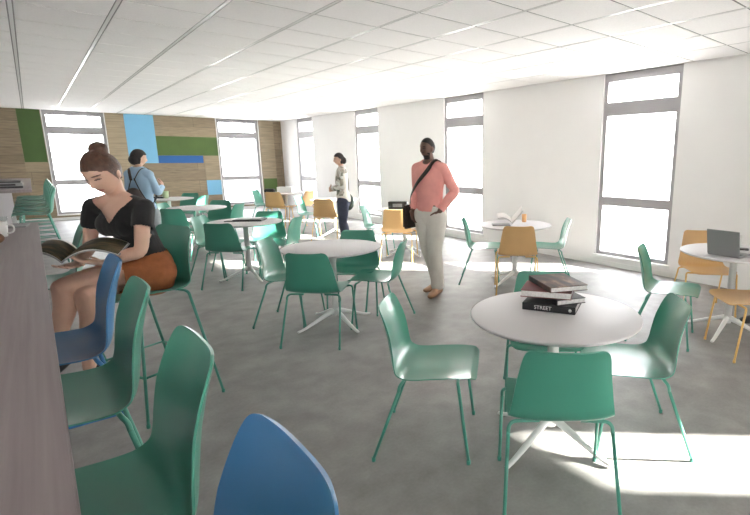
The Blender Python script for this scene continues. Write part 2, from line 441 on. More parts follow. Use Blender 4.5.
def chair(c,x,y,hd,label,stool=False):
    g=GS if stool else (GC if c=='g' else GY)
    k=(c,stool)
    if k not in proto:
        t=make_chair(c,label,stool); t['group']=g; proto[k]=t; t.location=(x,y,0); t.rotation_euler.z=R(hd); return t
    return dup(proto[k],(x,y,0),R(hd),label,g)
# book-stack table
chair('g',1.625,1.235,47,'green chair seen from behind at the table with the stack of books')
chair('g',1.47,2.015,-45,'green chair in side view standing alone in the open floor left of the book table')
chair('g',2.345,1.255,135,'green chair on the right of the book table with sun on the floor beneath')
chair('g',2.31,1.88,225,'green chair behind the book table, mostly hidden by the tabletop and books')
# middle empty table
chair('g',1.685,3.855,45,'green chair with back to us at the bare round table in the middle')
chair('g',1.68,4.5,-45,'green chair on the left side of the bare middle table')
chair('g',2.34,3.875,135,'green chair on the right of the bare middle table, facing left')
chair('g',2.34,4.40,230,'green chair on the far side of the bare middle table')
# third
chair('g',1.67,6.29,45,'green chair with back to us at the table holding the black folder')
chair('g',1.68,6.93,-45,'green chair on the left of the black folder table')
chair('g',2.35,6.33,135,'green chair on the right side of the black folder table')
chair('g',2.33,6.88,238,'green chair behind the table holding the black folder')
# fourth
chair('g',1.62,8.55,45,'green chair just above the seated woman\'s stool, beyond the black folder table')
chair('g',1.68,9.4,-45,'green chair on the left of the bare table beyond the black folder table')
chair('g',2.36,8.75,135,'green chair on the right of the bare table beyond the black folder table')
chair('g',2.33,9.35,232,'green chair behind the bare table beyond the black folder table')
# fifth
chair('g',1.68,11.15,45,'green chair in front of the farthest round table by the timber wall')
chair('g',2.36,11.75,230,'green chair behind the farthest round table with the small cup')
chair('g',2.4,11.15,135,'green chair to the right of the farthest table by the timber wall')
# window side tables
chair('y',4.11,3.79,47,'yellow chair seen from behind at the table with the open white book')
chair('g',4.11,4.43,-45,'pale lit green chair left of the table with the open white book')
chair('g',4.79,3.83,135,'pale lit green chair right of the table with the open white book')
chair('g',3.925,1.895,-70,'green chair in side view left of the laptop table')
chair('y',5.0,2.0,222,'yellow chair behind the laptop table, close to the window wall')
chair('y',4.17,1.25,137,'yellow chair at the right picture edge in front of the laptop table')
chair('y',4.06,6.22,45,'yellow chair below the small black box, left of the standing man')
chair('g',4.05,6.86,-45,'pale green chair right behind the woman in the printed top')
chair('y',4.10,8.72,45,'yellow chair half hidden behind the woman in the printed top')
chair('g',4.02,9.38,-45,'pale green chair left of the yellow chair by the woman in the printed top')
chair('y',4.08,11.2,45,'farthest yellow chair, in front of the small green wall panel')
chair('y',4.66,11.15,120,'small yellow chair in the far corner, right of another yellow one')
chair('g',4.02,11.9,-45,'pale green chair in front of the far middle window')
# stools
chair('b',.003,2.56,180,'blue bar stool at the counter in front of the seated woman\'s legs',True)
chair('b',.017,.662,180,'blue bar stool back at the bottom edge, nearest of all',True)
chair('g',.014,1.98,180,'green bar stool at the counter between a blue stool and the nearest green stool',True)
chair('g',.022,1.25,180,'nearest green bar stool at the counter, beside the blue stool at the bottom edge',True)
chair('g',.44,3.49,203,'green bar stool the reading woman in the orange skirt sits on',True)
chair('g',-.01,4.02,180,'green bar stool glimpsed behind the seated woman\'s arm and knees',True)
for k in range(7):
    nm=['front most of the far row of green bar stools by the left window']+['green bar stool %s in the overlapping far row by the left window'%w for w in ('second from the front','third from the front','fourth, at the middle','fifth from the front','sixth from the front','farthest back')]
    chair('g',.0+.0*k,9.25+.68*k,180,nm[k],True)
# ------------------------------------------------------------------ tables
def make_table(label):
    t=thing('round_table',label,'table')
    r=.445
    bm=BM(); add_lathe(bm,[(0,.716),(r-.03,.716),(r-.006,.724),(r-.001,.730),(r,.735),(r-.002,.739),(r-.007,.741),(0,.741)],seg=96)
    obj('tabletop',bm,M['white'],t)
    bm=BM(); add_lathe(bm,[(0,.09),(.03,.09),(.03,.70),(.1,.705),(.1,.716),(0,.716)],seg=24); obj('column',bm,M['white_m'],t)
    for k in range(4):
        a=R(4+90*k); d=Vector((math.cos(a),math.sin(a),0)); s=Vector((-d.y,d.x,0))
        bm=BM()
        pts=[d*.015+Vector((0,0,.135)),d*.08+Vector((0,0,.115)),d*.30+Vector((0,0,.032)),d*.375+Vector((0,0,.014))]
        add_tube(bm,pts,[(.022,.028),(.02,.022),(.016,.012),(.014,.010)],side=s,seg=10,sub=3)
        obj('foot',bm,M['white_m'],t)
    return t
GT='round white pedestal tables'
tabs=[((1.96,1.53),'large round white table in front holding the stack of books'),
((1.96,4.12),'bare round white table in the middle with four green chairs'),
((1.96,6.57),'round white table with a flat black folder on it'),
((1.96,9.02),'round white table between the black folder table and the farthest one'),
((1.99,11.4),'farthest round white table on the left, with a small cup on it'),
((4.36,4.06),'round white table with an open white book beside the wall'),
((4.49,1.55),'round white table with the grey laptop at the right edge'),
((4.36,6.5),'round white table behind the standing man holding a black box'),
((4.38,9.0),'round white table beyond the woman in the printed top'),
((4.40,11.5),'round white table in the far corner with the yellow chairs')]
t0=None
for (x,y),l in tabs:
    if t0 is None: t0=make_table(l); t0['group']=GT; t0.location=(x,y,0)
    else: dup(t0,(x,y,0),0,l,GT)
# ------------------------------------------------------------------ counters
def counter(x0,x1,y0,y1,label,top=1.1,inset=.28):
    t=thing('bar_counter',label,'counter',((x0+x1)/2,(y0+y1)/2,0))
    cx,cy=(x0+x1)/2,(y0+y1)/2; a=(x1-x0)/2; b=(y1-y0)/2
    bm=BM(); add_box(bm,-a,a,-b,b,top-.04,top,bev=.003); obj('worktop',bm,M['counter'],t)
    for s in (-1,1):
        bm=BM(); add_box(bm,-a+.03,a-inset,s*(b-.07)-.02,s*(b-.07)+.02,0,top-.04); obj('end_panel',bm,M['white'],t)
    bm=BM(); add_box(bm,-.13,-.10,-b+.09,b-.09,.25,top-.04); obj('spine_panel',bm,M['white'],t)
    return t
counter(-.92,-.012,-.9,4.57,'long grey-mauve bar counter filling the lower left corner')
counter(-.92,-.03,9.36,14.6,'far grey bar counter with a row of green stools at the left edge',inset=.345)
# ------------------------------------------------------------------ small things
def box_thing(name,label,cat,x,y,z,rz,sx,sy,sz,m,bev=.003,group=None):
    bm=BM(); add_box(bm,-sx/2,sx/2,-sy/2,sy/2,0,sz,bev=bev)
    return tag(obj(name,bm,m,loc=(x,y,z),rotz=R(rz)),label,cat,group)
def book(label,x,y,z,rz,w,d,t,cov,pages=M['pages'],spine_text=False,group='books stacked on the front table'):
    """spine faces local -y"""
    r=thing('book',label,'book',(x,y,z),R(rz),group)
    bm=BM(); add_box(bm,-w/2,w/2,-d/2,d/2,0,.0035,bev=.001); add_box(bm,-w/2,w/2,-d/2,d/2,t-.0035,t,bev=.001); add_box(bm,-w/2,w/2,-d/2,-d/2+.004,.0015,t-.0015)
    obj('cover',bm,cov,r)
    bm=BM(); add_box(bm,-w/2+.004,w/2-.004,-d/2+.0042,d/2-.005,.0036,t-.0036); obj('page_block',bm,pages,r)
    return r
TZ=.7415
def textobj(txt,size,parent,loc,rot,m,name='lettering'):
    cu=bpy.data.curves.new(name,'FONT'); cu.body=txt; cu.size=size; cu.align_x='CENTER'; cu.align_y='CENTER'; cu.extrude=.0004
    o=bpy.data.objects.new(name,cu); COL.objects.link(o)
    dg=bpy.context.evaluated_depsgraph_get(); me=bpy.data.meshes.new_from_object(o.evaluated_get(dg))
    bpy.data.objects.remove(o); me.materials.clear(); me.materials.append(m)
    o=bpy.data.objects.new(name,me); COL.objects.link(o); o.parent=parent; o.location=loc; o.rotation_euler=rot
    return o
bx,by=2.035,1.605
b=book('thick black book with white spine lettering, bottom of the stack',bx,by,TZ,-63,.285,.215,.040,M['black'])
textobj('STREET',.029,b,(-.03,-.1092,.020),(PI/2,0,0),M['paper'])
bm=BM(); add_lathe(bm,[(0,0),(.009,0),(0,.0008)],seg=16); o=obj('spine_emblem',bm,M['paper'],b); o.location=(.115,-.108,.020); o.rotation_euler=(PI/2,0,0)
book('thin black book turned askew, second from the bottom of the stack',bx+.045,by-.015,TZ+.0405,-112,.24,.175,.030,M['black'])
book('dark red covered book with a grey edge in the middle of the stack',bx-.005,by+.03,TZ+.071,-58+180,.27,.215,.038,M['red_cover'])
book('black and brown picture book lying crooked on top of the stack',bx+.055,by+.015,TZ+.1095,-115,.285,.22,.030,M['cover_top'])
# black folder table
f=thing('folder','open flat black folder with pale sheets on the third table','folder',(2.06,6.62,TZ),R(-35))
bm=BM(); add_box(bm,-.2,.16,-.13,.13,0,.022,bev=.003); obj('cover',bm,M['black'],f)
bm=BM(); add_box(bm,-.16,.12,-.09,.12,.0225,.027); obj('paper_sheet',bm,M['grey_cover'],f)
box_thing('notebook','small grey notebook beside the black folder','notebook',1.84,6.72,TZ,-40,.12,.17,.012,M['grey_cover'])
# far left table
def cup(label,x,y,z,m,r=.035,h=.09,handle=False,name='cup',cat='cup',hang=0):
    t=thing(name,label,cat,(x,y,z),R(hang))
    bm=BM(); add_lathe(bm,[(0,0),(r*.8,0),(r*.86,.004),(r,h),(r-.003,h),(r*.8,.008),(0,.006)],seg=32); obj('cup_body',bm,m,t)
    if handle:
        bm=BM(); add_tube(bm,[Vector((r*.9,0,h*.8)),Vector((r+.022,0,h*.75)),Vector((r+.028,0,h*.5)),Vector((r+.018,0,h*.28)),Vector((r*.85,0,h*.2))],[.0045]*5,seg=8,sub=3); obj('handle',bm,m,t)
    return t
cup('small pale green cup on the farthest left table',1.96,11.5,TZ,M['cup_g'],.06,.14)
box_thing('notebook','dark notebook on the farthest left table, left of the cup','notebook',1.86,11.62,TZ,-45,.3,.2,.03,M['black'])
# open book + tablet on the wall table
def open_book(label,x,y,z,rz,d,sides,mcov,mpage,tilt=0,name='open_book',th=.006,cat='book'):
    """sides: {-1:(width,lift,curve),1:(...)}, spine along local y"""
    r=thing(name,label,cat,(x,y,z),R(rz)); r.rotation_euler.x=R(tilt)
    for s,(w,lift,curve) in sides.items():
        n=14
        def row(i,k,o):
            u=i/n; a=math.atan2(lift,w)
            return [(s*u*w*math.cos(a)*k,yy*k,lift*u+curve*math.sin(u*PI)+.010*(1-math.exp(-u*9))+o) for yy in (-d/2,d/2-.016,d/2)]
        for nm,m,k,o0,o1 in (('page_block',mpage[s],1,0,th),('cover',mcov,1.025,-.004,-.001),):
            bm=BM(); W=[[[bm.verts.new(p) for p in row(i,k,o)] for i in range(n+1)] for o in (o0,o1)]
            for i in range(n):
                for q in (0,1):
                    f=bm.faces.new((W[1][i][q],W[1][i+1][q],W[1][i+1][q+1],W[1][i][q+1])); f.material_index=q
                    bm.faces.new((W[0][i][q],W[0][i][q+1],W[0][i+1][q+1],W[0][i+1][q])).material_index=1
                for j in (0,2): bm.faces.new((W[0][i][j],W[0][i+1][j],W[1][i+1][j],W[1][i][j])).material_index=1
            for q in (0,1):
                bm.faces.new((W[0][n][q],W[0][n][q+1],W[1][n][q+1],W[1][n][q])).material_index=1
                bm.faces.new((W[0][0][q],W[1][0][q],W[1][0][q+1],W[0][0][q+1])).material_index=1
            for f in bm.faces: f.smooth=True
            obj(nm,bm,[m,M['pages'] if nm=='page_block' else m],r)
    return r
open_book('open white book standing half raised on the round table by the wall',4.44,4.20,TZ+.02,-42,.26,{-1:(.19,.05,.03),1:(.17,.15,-.01)},M['paper'],{-1:M['paper'],1:M['paper']},th=.012,tilt=8)
box_thing('tablet','flat dark grey tablet left of the open white book','tablet',4.17,4.12,TZ,-40,.22,.16,.010,M['grey_cover'])
cup('small orange cup just right of the open white book',4.60,4.13,TZ,M['cup_o'],.032,.10)
# laptop
def laptop(label,x,y,z,rz,w=.36,d=.25,ang=112,ms=M['silver']):
    t=thing('laptop',label,'laptop',(x,y,z),R(rz))
    bm=BM(); add_box(bm,-w/2,w/2,-d/2,d/2,.002,.016,bev=.004); obj('laptop_base',bm,ms,t)
    bm=BM(); add_box(bm,-w/2+.02,w/2-.02,-d/2+.10,d/2-.03,.0162,.0172); obj('keyboard',bm,M['black'],t)
    bm=BM(); add_box(bm,-w/2,w/2,-.004,.004,0,d,bev=.003)
    lid=obj('lid',bm,ms,t); lid.location=(0,d/2,.014); lid.rotation_euler.x=-R(ang-90)
    bm=BM(); add_box(bm,-w/2+.01,w/2-.01,-.0052,-.0042,.012,d-.01); obj('screen',bm,M['screen'],lid)
    return t
laptop('open grey laptop with its lid back towards us on the right table',4.29,1.525,TZ,86,w=.265,d=.215,ang=103)
box_thing('paper_stack','white papers lying right of the grey laptop','papers',4.60,1.30,TZ,25,.3,.22,.03,M['paper'])
cup('white cup partly hidden behind the grey laptop',4.72,1.62,TZ,M['cup'],.04,.11,name='cup')
box_thing('phone','small black phone beside the white cup','phone',4.63,1.56,TZ,20,.08,.14,.012,M['black'])
# box behind man
t=thing('tissue_box','small black box with a grey label on the table behind the man','box',(4.33,6.62,TZ),R(-42))
bm=BM(); add_box(bm,-.15,.15,-.07,.07,0,.115,bev=.004); obj('box_body',bm,M['black'],t)
bm=BM(); add_box(bm,-.075,.075,-.0712,-.0702,.03,.085); obj('label_strip',bm,M['grey_cover'],t)
# far corner table
box_thing('storage_box','white box on the far corner table','box',4.42,11.55,TZ,-40,.34,.2,.13,M['paper'])
box_thing('bag','small black bag beside the white box on the far corner table','bag',4.12,11.74,TZ,-40,.24,.12,.09,M['black'],bev=.02)
# shoe
def shoe(label,x,y,rz,m,L=.27,name='shoe',z=0):
    t=thing(name,label,'shoe',(x,y,z),R(rz))
    bm=BM()
    add_tube(bm,[Vector((-L*.42,0,.045)),Vector((-L*.2,0,.045)),Vector((L*.1,0,.038)),Vector((L*.3,0,.03)),Vector((L*.42,0,.026))],[(.034,.042),(.037,.045),(.042,.036),(.046,.028),(.036,.02)],side=(0,1,0),seg=16,sub=3)
    obj('upper',bm,m,t)
    bm=BM(); add_box(bm,-L*.5,L*.5,-.042,.042,0,.012,bev=.005); obj('sole',bm,M['rubber'],t)
    return t
shoe('black shoe on the floor at the right edge beneath the laptop table',4.96,1.46,130,M['black'],L=.3)
# counter items
cup('white mug with handle on the near counter',-.185,3.84,1.101,M['cup'],.045,.085,handle=True,name='mug',cat='mug',hang=-20)
r=thing('bread_roll','brown bread roll at the left edge of the near counter','bread roll',(-.20,3.52,1.101),0)
bm=BM(); add_ell(bm,(0,0,.03),(.05,.07,.032)); obj('crust',bm,M['bun'],r)
box_thing('tablet','dark tablet lying at the far end of the near counter','tablet',-.24,4.36,1.1005,-8,.36,.16,.010,M['grey_cover'])
box_thing('folded_menu','small white card behind the dark tablet on the near counter','card',-.30,4.50,1.1005,15,.16,.05,.02,M['paper'])
for k,(x,y) in enumerate(((-.19,4.515),(-.115,4.53))):
    t=thing('glass_tumbler',('clear low glass at the far left end of the near counter','clear low glass at the far corner of the near counter')[k],'glass',(x,y,1.101))
    bm=BM(); add_lathe(bm,[(0,0),(.025,0),(.030,.055),(.028,.055),(.023,.004),(0,.004)],seg=24); obj('glass_body',bm,M['glass'],t)
# on the far counter
t=thing('desk_tray','silver and black tray of papers on the far counter','tray',(-.32,10.3,1.101),0)
bm=BM(); add_box(bm,-.22,.20,-.3,.3,0,.02,bev=.004); obj('tray_base',bm,M['black'],t)
bm=BM(); add_box(bm,-.22,.20,-.3,.3,.022,.075,bev=.004); obj('tray_body',bm,M['grey_cover'],t)
bm=BM(); add_box(bm,-.12,.12,-.31,-.301,.035,.06); obj('slot',bm,M['black'],t)
bm=BM(); add_box(bm,-.20,.18,-.28,.28,.0755,.095,bev=.003); obj('lid',bm,M['black'],t)
cup('white paper cup at the left edge of the far counter',-.66,10.2,1.101,M['cup'],.07,.16,name='paper_cup')
# ------------------------------------------------------------------ people
def smooth_mesh(bm,vox,mats,name,iters=3,inflate_mod=None):
    me=bpy.data.meshes.new('tmp'); bm.to_mesh(me); bm.free()
    o=bpy.data.objects.new('tmp',me); COL.objects.link(o)
    m=o.modifiers.new('r','REMESH'); m.mode='VOXEL'; m.voxel_size=vox; m.adaptivity=0
    s=o.modifiers.new('s','SMOOTH'); s.factor=.5; s.iterations=iters
    dg=bpy.context.evaluated_depsgraph_get(); dg.update()
    me2=bpy.data.meshes.new_from_object(o.evaluated_get(dg))
    bpy.data.objects.remove(o)
    me2.name=name; me2.materials.clear()
    for mm in mats: me2.materials.append(mm)
    for p in me2.polygons: p.use_smooth=True; p.material_index=0
    return me2
def link_mesh(me,name,parent=None):
    o=bpy.data.objects.new(name,me); COL.objects.link(o)
    if parent: o.parent=parent
    return o
def cut(me,pred):
    bm=BM(); bm.from_mesh(me)
    bmesh.ops.delete(bm,geom=[f for f in bm.faces if pred(f.calc_center_median())],context='FACES')
    bmesh.ops.delete(bm,geom=[v for v in bm.verts if not v.link_faces],context='VERTS')
    bm.to_mesh(me); bm.free(); return me
def frame_rot(hd,pitch=0,tilt=0):
    """columns: x=right of the head, y=face direction, z=up"""
    f=Vector((math.cos(R(hd)),math.sin(R(hd)),0)); rt=Vector((f.y,-f.x,0))
    m=Matrix((rt,f,Vector((0,0,1)))).transposed()
    return m@Matrix.Rotation(R(pitch),3,'X')@Matrix.Rotation(R(tilt),3,'Y')
def head_geo(bm,c,m,s=1.0,beard=0):
    g=bmesh.ops.create_icosphere(bm,subdivisions=5,radius=1)
    G=lambda v,mu,sg: math.exp(-((v-mu)/sg)**2)
    for v in g['verts']:
        d=v.co.normalized()
        x,y,z=d.x*.074,d.y*.094,d.z*.113
        if z<0:
            t=min(1,-z/.113); x*=1-.36*t**1.5
            if y<0: y*=1-.45*t**1.1
            else: y*=1-.04*t
        else: x*=1+.03*math.sin(z/.113*PI)
        if d.y>0:
            fr=max(0,d.y)**.5
            dy=0
            dy+=.020*G(x,0,.0125)*G(z,-.022,.022)+.010*G(x,0,.015)*G(z,-.034,.010)
            dy+=.005*G(x,0,.05)*G(z,.022,.012)
            dy-=.011*(G(x,.031,.016)+G(x,-.031,.016))*G(z,.002,.013)
            dy+=.004*(G(x,.031,.010)+G(x,-.031,.010))*G(z,.000,.006)
            dy+=.006*G(x,0,.024)*(G(z,-.057,.006)+G(z,-.068,.007))-.003*G(x,0,.02)*G(z,-.0625,.003)
            dy+=.010*G(x,0,.026)*G(z,-.098,.014)
            dy+=.004*(G(x,.045,.018)+G(x,-.045,.018))*G(z,-.025,.02)
            if beard: dy+=.005*G(z,-.08,.03)
            y+=dy*fr
        v.co=Vector(c)+m@(Vector((x,y,z))*s)
    for sx in (-1,1):
        add_ell(bm,Vector(c)+m@(Vector((sx*.074,-.010,-.012))*s),(.010*s,.018*s,.030*s),m,seg=14,rings=10)
def paint_head(me,c,m,s,eye,lip,fac=1.0):
    """material slot eye = brows/lashes, lip = lips (head-local tests)"""
    mi=m.inverted()
    for p in me.polygons:
        q=mi@(p.center-Vector(c))/s
        if abs(q.x)<.09 and abs(q.z)<.13 and q.y>.045:
            ax=abs(q.x)
            if ((ax-.031)/.015)**2+((q.z+.001)/.0045)**2<1: p.material_index=eye
            elif ((ax-.032)/.019)**2+((q.z-.0185-.12*(.032-abs(ax-.032))*0)/.0035)**2<1: p.material_index=eye
            elif ((q.x)/.022)**2+((q.z+.0625)/.0085)**2<1: p.material_index=lip
def hand_geo(bm,wrist,dirv,nrm,thumb_side,L=.17,curl=35,spread=7,r=.0078,fat=1.0):
    """dirv: wrist->fingers, nrm: palm normal (out of the palm), thumb_side: unit vector towards thumb"""
    d=Vector(dirv).normalized(); n=Vector(nrm); n=(n-d*n.dot(d)).normalized(); s=Vector(thumb_side); s=(s-d*s.dot(d)-n*s.dot(n)).normalized()
    w=Vector(wrist); pl=L*.52
    add_tube(bm,[w-d*.02,w+d*pl*.25,w+d*pl*.6,w+d*pl*.98],[(.025*fat,.017*fat),(.034*fat,.016*fat),(.040*fat,.015*fat),(.039*fat,.012*fat)],side=s,seg=14,sub=3)
    for k,(off,ln) in enumerate(((.029,.92),(.010,1.0),(-.010,.94),(-.028,.76))):
        b=w+d*pl*.9+s*off*fat; a=R(curl)*(.35); dd=d
        sd=(s*off/.03*math.tan(R(spread)))
        pts=[b]; cur=b; ang=R(curl)*.35
        for j,fl in enumerate((.42,.32,.26)):
            v=(d+sd).normalized()*math.cos(ang)+n*math.sin(ang)
            cur=cur+v*(L*.5*ln*fl); pts.append(cur); ang+=R(curl)
        add_tube(bm,pts,[r*fat*1.05,r*fat,r*fat*.92,r*fat*.75],seg=10,sub=2)
    b=w+d*pl*.2+s*.022*fat
    p1=b+(d*.55+s*.8+n*.15).normalized()*L*.22; p2=p1+(d*.85+s*.35+n*.3).normalized()*L*.17; p3=p2+(d*.95+s*.05+n*.35).normalized()*L*.13
    add_tube(bm,[b,p1,p2,p3],[r*1.5*fat,r*1.25*fat,r*1.1*fat,r*.8*fat],seg=10,sub=2)
V=Vector
# ---------- seated reading woman
def reading_woman():
    hd=205; h=V((math.cos(R(hd)),math.sin(R(hd)),0)); n=V((-h.y,h.x,0))
    root=thing('person','woman in a black v-neck top and orange skirt reading on a bar stool','person',(.44,3.49,0))
    off=V((-.44,-3.49,0))
    def finish(me): me.transform(Matrix.Translation(off)); return me
    pel=V((.455,3.495,.865)); hips_side=n
    shc=V((.352,3.452,1.285))
    Lh=pel+n*.085; Rh=pel-n*.085
    Lk=V((.045,3.372,.850)); Rk=V((.135,3.325,.800))
    La=V((-.035,3.335,.475)); Ra=V((.095,3.305,.40))
    Ls=V((.452,3.322,1.262)); Rs=V((.243,3.572,1.262))
    sv=(Ls-Rs).normalized()
    Le=V((.395,3.225,1.035)); Re=V((.195,3.60,1.03))
    Lw=V((.235,3.235,.985)); Rw=V((.125,3.43,.965))
    head=V((.292,3.398,1.462)); hm=frame_rot(226,-25,6)
    neck0=V((.352,3.452,1.315)); neck1=head+hm@V((0,-.018,-.075))
    torso=[(pel+V((0,0,-.03)),(.165,.110)),(pel+V((0,0,.05)),(.160,.108)),(V((.44,3.49,.99)),(.128,.092)),(V((.415,3.478,1.09)),(.120,.088)),(V((.388,3.466,1.18)),(.138,.102)),(V((.365,3.456,1.255)),(.150,.085)),(V((.357,3.453,1.300)),(.10,.062))]
    def tor(bm,inf=0,i0=0,i1=None):
        T=torso[i0:i1]; add_tube(bm,[p for p,_ in T],[(a+inf,b+inf) for _,(a,b) in T],side=sv if i0>2 else n,seg=28,sub=4)
    def bust(bm,inf=0):
        for s in (-1,-.5,0,.5,1): add_ell(bm,V((.372,3.46,1.165))+sv*s*.060+h*.048,(.056+inf,.052+inf,.064+inf))
    def arm(bm,S,E,W,inf=0,upto=1.0):
        if upto==1.0:
            m1=(S+E)/2; m2=(E+W)/2
            add_tube(bm,[S,m1,E,E+(W-E)*.35,W],[.044+inf,.040+inf,.034+inf,.036+inf,.023+inf],seg=18,sub=4)
        else: add_tube(bm,[S,S+(E-S)*upto*.5,S+(E-S)*upto],[.046+inf,.046+inf,.046+inf],seg=18,sub=4)
    bm=BM()
    tor(bm); bust(bm)
    add_tube(bm,[Rs,(Rs+shc)/2+V((0,0,.012)),shc+V((0,0,.018)),(Ls+shc)/2+V((0,0,.012)),Ls],[.043,.050,.055,.050,.043],seg=18,sub=3)
    add_tube(bm,[neck0-V((0,0,.03)),neck0+V((0,0,.01)),(neck0+neck1)/2,neck1],[(.062,.058),(.052,.050),(.046,.047),(.046,.050)],seg=20,sub=4)
    arm(bm,Ls,Le,Lw); arm(bm,Rs,Re,Rw)
    # legs, left crossed over right
    def leg(H_,K,A,foot_dir,crook=V((0,0,0))):
        add_tube(bm,[H_,H_+(K-H_)*.35+crook,H_+(K-H_)*.75+crook*.6,K],[.092,.085,.066,.056],seg=22,sub=4)
        c=K+(A-K)*.3-h*.018
        add_tube(bm,[K,c,K+(A-K)*.65,A],[.054,.053,.040,.031],seg=20,sub=4)
        f=foot_dir.normalized(); s=f.cross(V((0,0,1))).normalized()
        add_tube(bm,[A-f*.03-V((0,0,.03)),A+f*.05-V((0,0,.045)),A+f*.12-V((0,0,.06)),A+f*.17-V((0,0,.065))],[(.028,.032),(.034,.028),(.038,.018),(.03,.013)],side=s,seg=14,sub=3)
    leg(Rh,Rk,Ra,h+V((0,0,-.15)))
    leg(Lh,Lk,La,h+n*.1+V((0,0,-.35)),V((0,0,.03)))
    hand_geo(bm,Lw,V((-.9,.25,.18)),V((.1,.1,1)),V((.0,.6,.8)),curl=14,spread=8,r=.0072)
    hand_geo(bm,Rw,V((-.55,-.75,.02)),V((.1,.0,1)),V((.8,-.55,.2)),curl=12,spread=6,r=.0072)
    head_geo(bm,head,hm,1.04)
    me=smooth_mesh(bm,.0042,[M['skin'],M['eye'],M['lip']],'body',2); paint_head(me,head,hm,1.04,1,2)
    link_mesh(finish(me),'body',root)
    # hair cap
    bm=BM(); g=bmesh.ops.create_icosphere(bm,subdivisions=5,radius=1)
    for v in g['verts']:
        d=v.co.normalized(); x,y,z=d.x*.0835,d.y*.103,d.z*.124
        if z<0: y*=1-.35*min(1,-z/.11) if y<0 else 1
        if z<0: x*=1-.25*min(1,-z/.11)
        w=1+.012*math.sin(x*260+y*60)
        v.co=head+hm@(V((x,y-.004,z+.001))*w*1.03)
    add_ell(bm,head+hm@V((0,-.062,.112)),(.047,.045,.042),hm)
    me=smooth_mesh(bm,.004,[M['hair_b']],'hair',1)
    im=hm.inverted()
    def hp(c):
        q=im@(c-head)
        # hairline: keep above/behind
        if q.y>.0: lim=.052-.55*max(0,abs(q.x)-.03)-.1*max(0,.05-q.y)
        else: lim=-.055+.0*q.y
        if q.y>-.0: return q.z<lim if q.y>.045 else q.z<lim-(.045-q.y)*1.6
        return q.z<-.022-( -q.y)*.75
    cut(me,hp); link_mesh(finish(me),'hair',root)
    # top
    bm=BM(); tor(bm,.009,1); bust(bm,.006)
    add_tube(bm,[Rs,(Rs+shc)/2+V((0,0,.006)),shc,(Ls+shc)/2+V((0,0,.006)),Ls],[.052,.058,.060,.058,.052],seg=18,sub=3)
    arm(bm,Ls,Le,Lw,.010,.42); arm(bm,Rs,Re,Rw,.010,.42)
    me=smooth_mesh(bm,.0042,[M['tee']],'top',6)
    def tp(c):
        # v neck: open in front between shoulders
        l=(c-shc).dot(sv); f=(c-shc).dot(h); z=c.z
        vz=1.180+abs(l)*1.05
        if f>0 and z>vz and abs(l)<.125: return True
        if f<=0 and abs(l)<.10 and z>1.315: return True
        if abs(l)<.09 and z>1.318: return True
        if z<.925 : return True
        if l>.11:
            if (c-Ls).dot((Le-Ls).normalized())>.120 and (c-(Ls+(Le-Ls)*.45)).length<.12 and (c-V((.40,3.47,c.z))).dot(n)>.125: return True
        if l<-.11:
            if (c-Rs).dot((Re-Rs).normalized())>.120 and (c-(Rs+(Re-Rs)*.45)).length<.12 and (c-V((.38,3.47,c.z))).dot(n)<-.125: return True
        return False
    cut(me,tp); link_mesh(finish(me),'top',root)
    # skirt
    bm=BM()
    add_tube(bm,[pel+V((0,0,-.035)),pel+V((0,0,.05)),V((.445,3.492,.985))],[(.180,.125),(.172,.120),(.140,.104)],side=n,seg=28,sub=4)
    for H_,K in ((Lh,Lk),(Rh,Rk)):
        up=V((0,0,.018)) if H_ is Lh else V((0,0,0))
        add_tube(bm,[H_,H_+(K-H_)*.25+up,H_+(K-H_)*.47+up],[.104,.098,.092],seg=22,sub=4)
    me=smooth_mesh(bm,.006,[M['orange']],'skirt',4)
    def sp(c):
        return (c-pel).dot(h)>.205 or c.z>.99
    cut(me,sp); link_mesh(finish(me),'skirt',root)
    # shoes
    for A,f in ((La,h+n*.1+V((0,0,-.35))),(Ra,h+V((0,0,-.15)))):
        f=f.normalized(); s=f.cross(V((0,0,1))).normalized()
        bm=BM(); add_tube(bm,[A-f*.038-V((0,0,.035)),A+f*.05-V((0,0,.05)),A+f*.12-V((0,0,.066)),A+f*.185-V((0,0,.072))],[(.035,.037),(.040,.034),(.044,.024),(.032,.016)],side=s,seg=16,sub=4)
        me=smooth_mesh(bm,.005,[M['black']],'shoe',2)
        link_mesh(finish(me),'shoe',root)
    return root
reading_woman()
open_book('open picture magazine held by the seated woman over her lap',.095,3.38,1.022,-20,.24,{-1:(.13,.05,.02),1:(.25,.012,.042)},M['grey_cover'],{-1:M['cover_mag'],1:M['cover_mag']},tilt=7,name='magazine',cat='magazine')
